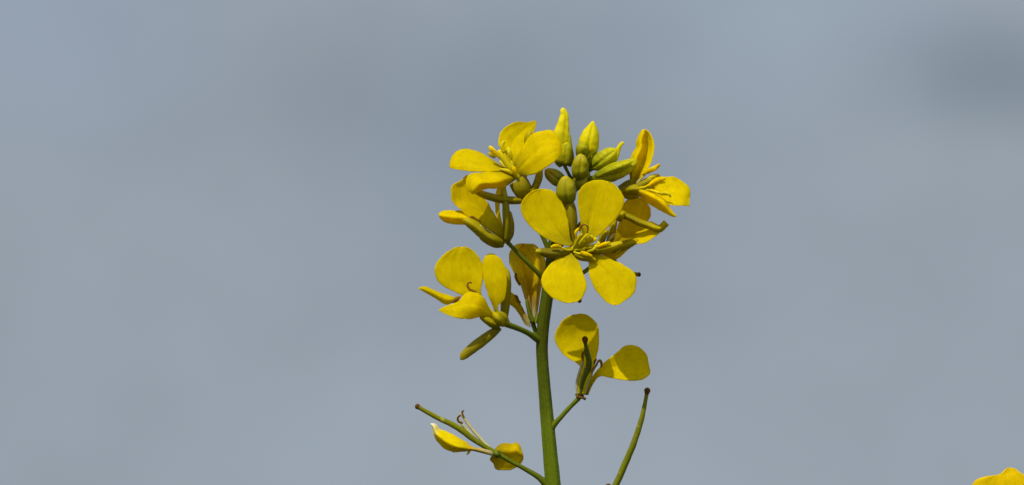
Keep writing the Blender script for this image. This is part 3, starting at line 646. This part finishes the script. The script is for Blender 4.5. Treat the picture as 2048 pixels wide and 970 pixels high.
hook(Cc, [(1150, 492, 76), (1156, 478, 86), (1160, 470, 90)], r=2.6, m='filament')

for (ex, ey, ed) in ((1170, 478, 76), (1160, 474, 74), (1186, 482, 78), (1192, 490, 76)):
    tube(Cc, [(1146, 501, 56, 4), ((1146 + ex) / 2, (501 + ey) / 2, 68, 3.6), (ex, ey, ed, 3.2), (ex + 6, ey - 5, ed + 2, 3.8)], 'filament', 'stamen', ns=10, flat=.6, lump=.2)
OFF[0] = 36
# ---------- H: flower at the left
H = flower(plant, (1004, 643, 30), 12, 'sepal', sq=(-.3, -.3))
stalk(H, stalk_depth([(1012, 648, 28, 6.5), (1034, 656, 20, 5.6), (1056, 666, 12, 5.6), (1080, 682, 2, 8)], 0, -36))
petal(H, [(970, 628), (940, 602), (926, 592), (895, 577), (876, 563), (869, 540), (876, 521), (890, 507), (911, 494.5), (924, 493)],
         [(976, 622), (966, 600), (962, 580), (965.5, 560), (966, 540), (962, 521), (951, 505), (940, 497), (924, 493)], (24, 26, 26, 22, 16), T=4, B=-8, ripple=2)
petal(H, [(992, 640), (988, 618), (978, 594), (970, 569), (965, 545), (966, 521), (975, 509), (985, 507.5)],
         [(1000, 640), (996, 618), (998, 609), (1009, 598), (1013, 577), (1013, 550), (1008, 529), (999.6, 515.6), (985, 507.5)], (32, 38, 38, 32, 26), T=10, B=7, ripple=1.4)
petal(H, [(990, 638), (976, 612), (970, 599), (958, 588), (938, 584), (926, 592), (916, 604), (895, 611), (876, 620)],
         [(988, 642), (978, 636), (966, 632), (938, 638), (914, 636), (892, 629), (876, 620)], (38, 56, 66, 64, 60), T=(0, 12, 16, 0), B=(4, 14, 6, 2), ripple=1.6)
petal(H, [(930, 606), (908, 594), (884, 586), (860, 576.5), (847, 572), (836, 577)],
         [(930, 612), (907, 606), (892, 609), (868, 595), (850, 585), (836, 577)], (30, 36, 40, 42), cross=[(0, -6), (.5, 6), (1, -6)], ripple=.8)
sepal(H, [(1008, 640, 22, 6), (1010, 615, 16, 8), (1012, 585, 12, 9), (1014, 558, 10, 7), (1012, 542, 10, 5), (1011, 537, 10, 3)], flat=.5)
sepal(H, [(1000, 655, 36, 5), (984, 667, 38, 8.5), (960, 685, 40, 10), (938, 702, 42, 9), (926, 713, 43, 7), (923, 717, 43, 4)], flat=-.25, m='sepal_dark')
sepal(H, [(998, 652, 36, 8), (984, 646, 44, 8), (970, 638, 50, 6), (962, 634, 50, 3)], flat=.6)
sepal(H, [(1004, 650, 40, 9), (998, 640, 46, 10), (992, 632, 48, 8), (988, 628, 46, 5)], flat=.8)
tube(H, [(992, 628, 44, 5), (1000, 628, 46, 6), (1008, 634, 44, 7), (1014, 646, 36, 6)], 'sepal', 'sepal', ns=12, lump=.2)
stamen(H, [(960, 612, 40), (938, 602, 44)], [(920, 593, 46), (913, 598, 48), (908, 603, 48)], ra=5, m='anther_old', fm='filament')
hook(H, [(954, 586, 44), (948, 582, 46), (942, 580, 46), (937, 576, 46), (935, 570, 46), (938, 565, 46), (943, 566, 46)], r=2.2, m='anther_old')
hook(H, [(990, 630, 40), (970, 608, 44), (954, 586, 44)], r=2.4, m='filament')

# ---------- I: two-petalled flower at the lower right
OFF[0] = 18
I = flower(plant, (1162, 792, 0), 6, 'brown', sq=(-.7, .4), label='flower with only two petals left round its brown-tipped pistil')
stalk(I, stalk_depth([(1158, 796, 0, 5), (1142, 812, 0, 4.6), (1120, 836, 0, 5), (1103, 856, 0, 7), (1096, 872, 0, 8)], 0, -18))
petal(I, [(1160, 785), (1155, 765), (1163, 742), (1158, 729), (1134, 714), (1116, 694), (1109, 672), (1117, 653), (1128, 638), (1147, 629.5), (1160, 628.5)],
         [(1164, 785), (1165, 765), (1172, 750), (1184, 738), (1191, 720), (1197, 690), (1197, 655), (1188, 640), (1173, 630), (1160, 628.5)], (-2, -10, -18, -22, -20), T=-6, B=-9, ripple=2)
petal(I, [(1170, 790), (1176, 775), (1186, 752), (1199, 735), (1211, 722), (1230, 708), (1251, 691), (1266, 690), (1280, 695), (1293, 710), (1296, 730)],
         [(1176, 790), (1182, 775), (1194, 756), (1203, 752), (1225, 756), (1257, 761), (1284, 759), (1300, 745), (1296, 730)], (2, 6, 10, 14, 16), T=10, B=-8, ripple=2)
pI = tube(I, [(1161, 790, 8, 3.6), (1166, 768, 14, 4.6), (1174, 744, 20, 6), (1178, 726, 24, 6), (1175, 706, 28, 4.8), (1171, 688, 30, 3.8), (1170.5, 683, 31, 5.2), (1170, 678, 31, 6.4), (1170, 674, 31, 4.5)], 'stem_thin', 'pistil', mats2='brown', m2_from=.915, n=60)
stamen(I, [(1156, 788, 6), (1154, 765, 12), (1162, 735, 16), (1166, 722, 18)], [(1166, 722, 20), (1165, 712, 21), (1166, 703, 21)], r=2.8, ra=3.4, m='anther_old', fm='filament_pale')
stamen(I, [(1168, 788, 8), (1176, 762, 14), (1188, 736, 20), (1194, 728, 22)], [(1192, 731, 24), (1199, 721, 26), (1203, 727, 26), (1202, 735, 25)], r=2.8, ra=3.2, m='anther_old', fm='filament_pale')
stamen(I, [(1166, 788, 10), (1172, 765, 18), (1182, 742, 24)], [(1180, 745, 27), (1188, 736, 28), (1192, 732, 28)], r=2.6, ra=3.2, m='anther_old', fm='filament')
stamen(I, [(1164, 788, 2), (1180, 760, 6), (1188, 728, 8)], [(1188, 728, 9), (1190, 722, 10), (1193, 718, 10)], r=2.2, ra=3, m='anther_old', fm='filament')
stamen(I, [(1158, 788, 10), (1160, 760, 16), (1168, 735, 20)], [(1170, 712, 22), (1170, 704, 22), (1169, 699, 22)], r=2.0, ra=2.2, m='brown', fm='filament')
tube(I, [(1152, 788, 4, 2.5), (1156, 793, 8, 2.6), (1163, 795, 10, 2.6), (1171, 798, 8, 3)], 'brown', 'sepal', ns=8)

OFF[0] = 0
# ---------- J: spent flower at the lower left, with its young pod
J = flower(plant, (992, 907, 12), 7, 'filament_pale', sq=(-.7, -.3), label='spent flower with crumpled petals and a long young pod')
stalk(J, [(994, 905, 14, 6), (1000, 910, 14, 5), (1020, 922, 12, 4.2), (1050, 938, 8, 4.8), (1078, 955, 4, 6), (1096, 972, 0, 9)])
tube(J, [(990, 905, 14, 5), (968, 892, 14, 5), (945, 877, 14, 5.8), (922, 859.5, 14, 6.2), (900, 847, 14, 5.6), (876, 836, 14, 5), (852, 823, 14, 4.4), (840, 816, 14, 4.4), (835, 813, 14, 5.6), (832, 812, 14, 5)], 'pod', 'seed_pod', mats2='brown', m2_from=.955, n=60, lump=.08, label='young pod with a blunt brown tip')
petal(J, [(990, 903), (962, 896), (944, 893), (930, 883), (912, 872), (893, 863), (878, 857), (872, 848), (864, 846), (861, 847)],
         [(988, 913), (960, 905), (942, 901), (928, 903), (903, 903), (884, 893), (869, 874), (866, 860), (861, 847)], (16, 30, 46, 50, 44), cross=[(0, -12), (.6, 12), (1, -12)], ripple=1.6, m='petal_dry_tip')
petal(J, [(986, 906), (992, 896), (999, 889), (1011, 886), (1024, 887), (1035, 885), (1041, 894), (1047, 912)],
         [(984, 914), (980, 920), (987, 927), (991, 937), (1005, 941), (1024, 939), (1041, 928), (1047, 912)], (4, -6, -10, -8), cross=[(0, -8), (.3, 6), (.55, -4), (1, -10)], ripple=2.6, m='petal_old')
hook(J, [(984, 902, 14), (960, 876, 6), (944, 858, 2), (932, 842, 0), (926, 834, 0), (923, 828, 0), (926, 822, 0)], r=2.7, m='filament_pale')
hook(J, [(984, 906, 14), (954, 882, 8), (934, 860, 4), (922, 846, 4), (917, 842, 4), (915, 836, 4), (919, 832, 4)], r=2.7, m='filament_pale')
hook(J, [(925, 846, 5), (918, 843, 5.5), (915, 837, 5.5), (918, 832, 5.5), (922, 831, 5)], r=1.7, m='brown')
hook(J, [(928, 836, 1), (925, 829, 1), (924, 824, 1), (927, 821, 1)], r=1.6, m='brown')
sepal(J, [(996, 901, 18, 4), (993, 906, 20, 6), (996, 912, 18, 5)], m='pedicel', flat=.7)
tube(J, [(940, 900, 24, 2.5), (937, 905, 24, 2.5), (934, 909, 24, 1.5)], 'filament', 'stamen', ns=8)

# ---------- K: curved pod at the lower right
K = tube(plant, [(1190, 1040, 4, 6.6), (1212, 1004, 6, 7), (1233, 967, 8, 6.6), (1250, 928, 10, 6.8), (1267, 888, 12, 6.2), (1282, 842, 12, 5.4), (1289, 812, 12, 4.4), (1293, 790, 12, 3.8), (1294, 784, 12, 5.4), (1294.7, 780.5, 12, 6.8), (1295, 777, 12, 5)],
         'pod', 'seed_pod', mats2='brown', m2_from=.955, n=70, lump=.09, label='long curved pod at the lower right')
stalk(K, [(1190, 1040, 4, 5), (1170, 1064, 4, 4.5), (1140, 1100, 2, 5), (1120, 1126, 0, 8)])
# spent stamen by the base of that pod
hook(K, [(1200, 1012, 8), (1206, 990, 6), (1212, 972, 4), (1217, 969, 4), (1221, 971, 4)], r=2, m='brown')

# ------------------------------------------------------------------ the second plant, whose top flower just shows at the lower right corner
f2 = world((2075, 1500, -60)); f2 = Vector((f2.x + 0.01, f2.y + 0.03, 0))
plant2 = empty('mustard_plant', f2)
plant2['obj']['label'] = 'second mustard plant, of which only a petal tip shows in the bottom right corner'
plant2['obj']['category'] = 'flower'
plant['obj']['group'] = plant2['obj']['group'] = 'mustard plants in flower'
st2 = ground_stem_points((2062, 1300, -60), 9, 34, f2)[::-1] + [(2058, 1240, -60, 8.5), (2052, 1160, -56, 7), (2048, 1110, -50, 6)]
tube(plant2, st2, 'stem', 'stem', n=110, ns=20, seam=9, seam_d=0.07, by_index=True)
Q = flower(plant2, (2040, 1062, -30), 9, 'sepal', sq=(-.1, -.6))
stalk(Q, [(2041, 1068, -30, 6), (2045, 1085, -38, 5), (2048, 1112, -50, 6)])
petal(Q, [(2032, 1050), (2005, 1030), (1972, 1010), (1945, 990), (1943, 970), (1952, 960), (1968, 954), (1988, 951), (2002, 947), (2012, 938), (2021, 935.5)],
         [(2044, 1046), (2058, 1022), (2068, 992), (2062, 964), (2048, 951), (2036, 941), (2029, 936.5), (2021, 935.5)], (-30, -34, -44, -60), B=-5, cross=[(0, -2), (.12, 1.5), (.3, 0), (1, 0)], m='petal_ochre', crease=0)
petal(Q, [(2042, 1050), (2066, 1020), (2100, 980), (2130, 966), (2150, 978)], [(2048, 1056), (2080, 1050), (2120, 1040), (2148, 1014), (2150, 978)], (-30, -24, -20, -24), B=-5)
petal(Q, [(2030, 1056), (2000, 1050), (1960, 1052), (1935, 1080), (1940, 1105)], [(2034, 1064), (2010, 1080), (1985, 1110), (1960, 1120), (1940, 1105)], (-20, -4, 8, 14), B=5)
petal(Q, [(2042, 1062), (2060, 1090), (2080, 1130), (2105, 1150), (2125, 1140)], [(2048, 1058), (2080, 1064), (2120, 1080), (2136, 1110), (2125, 1140)], (-20, -6, 8, 14), B=5)
for a in ((2010, 1015), (2030, 1005), (2055, 1008), (2075, 1028)):
    stamen(Q, [(2040, 1050, -18), ((2040 + a[0]) / 2, (1050 + a[1]) / 2, -2)], [(a[0] + 2, a[1] + 8, 4), (a[0], a[1], 6), (a[0], a[1] - 6, 6)], ra=4.5)
tube(Q, [(2040, 1052, -18, 6), (2042, 1030, -4, 6), (2043, 1010, 6, 4), (2043, 1004, 8, 5)], 'filament', 'pistil', ns=12)
for pts in ([(2034, 1066, -26, 5), (2010, 1046, -14, 7), (1990, 1020, -8, 3)], [(2046, 1066, -26, 5), (2070, 1042, -16, 7), (2088, 1012, -10, 3)]):
    sepal(Q, pts)
print('objects', len(bpy.data.objects))
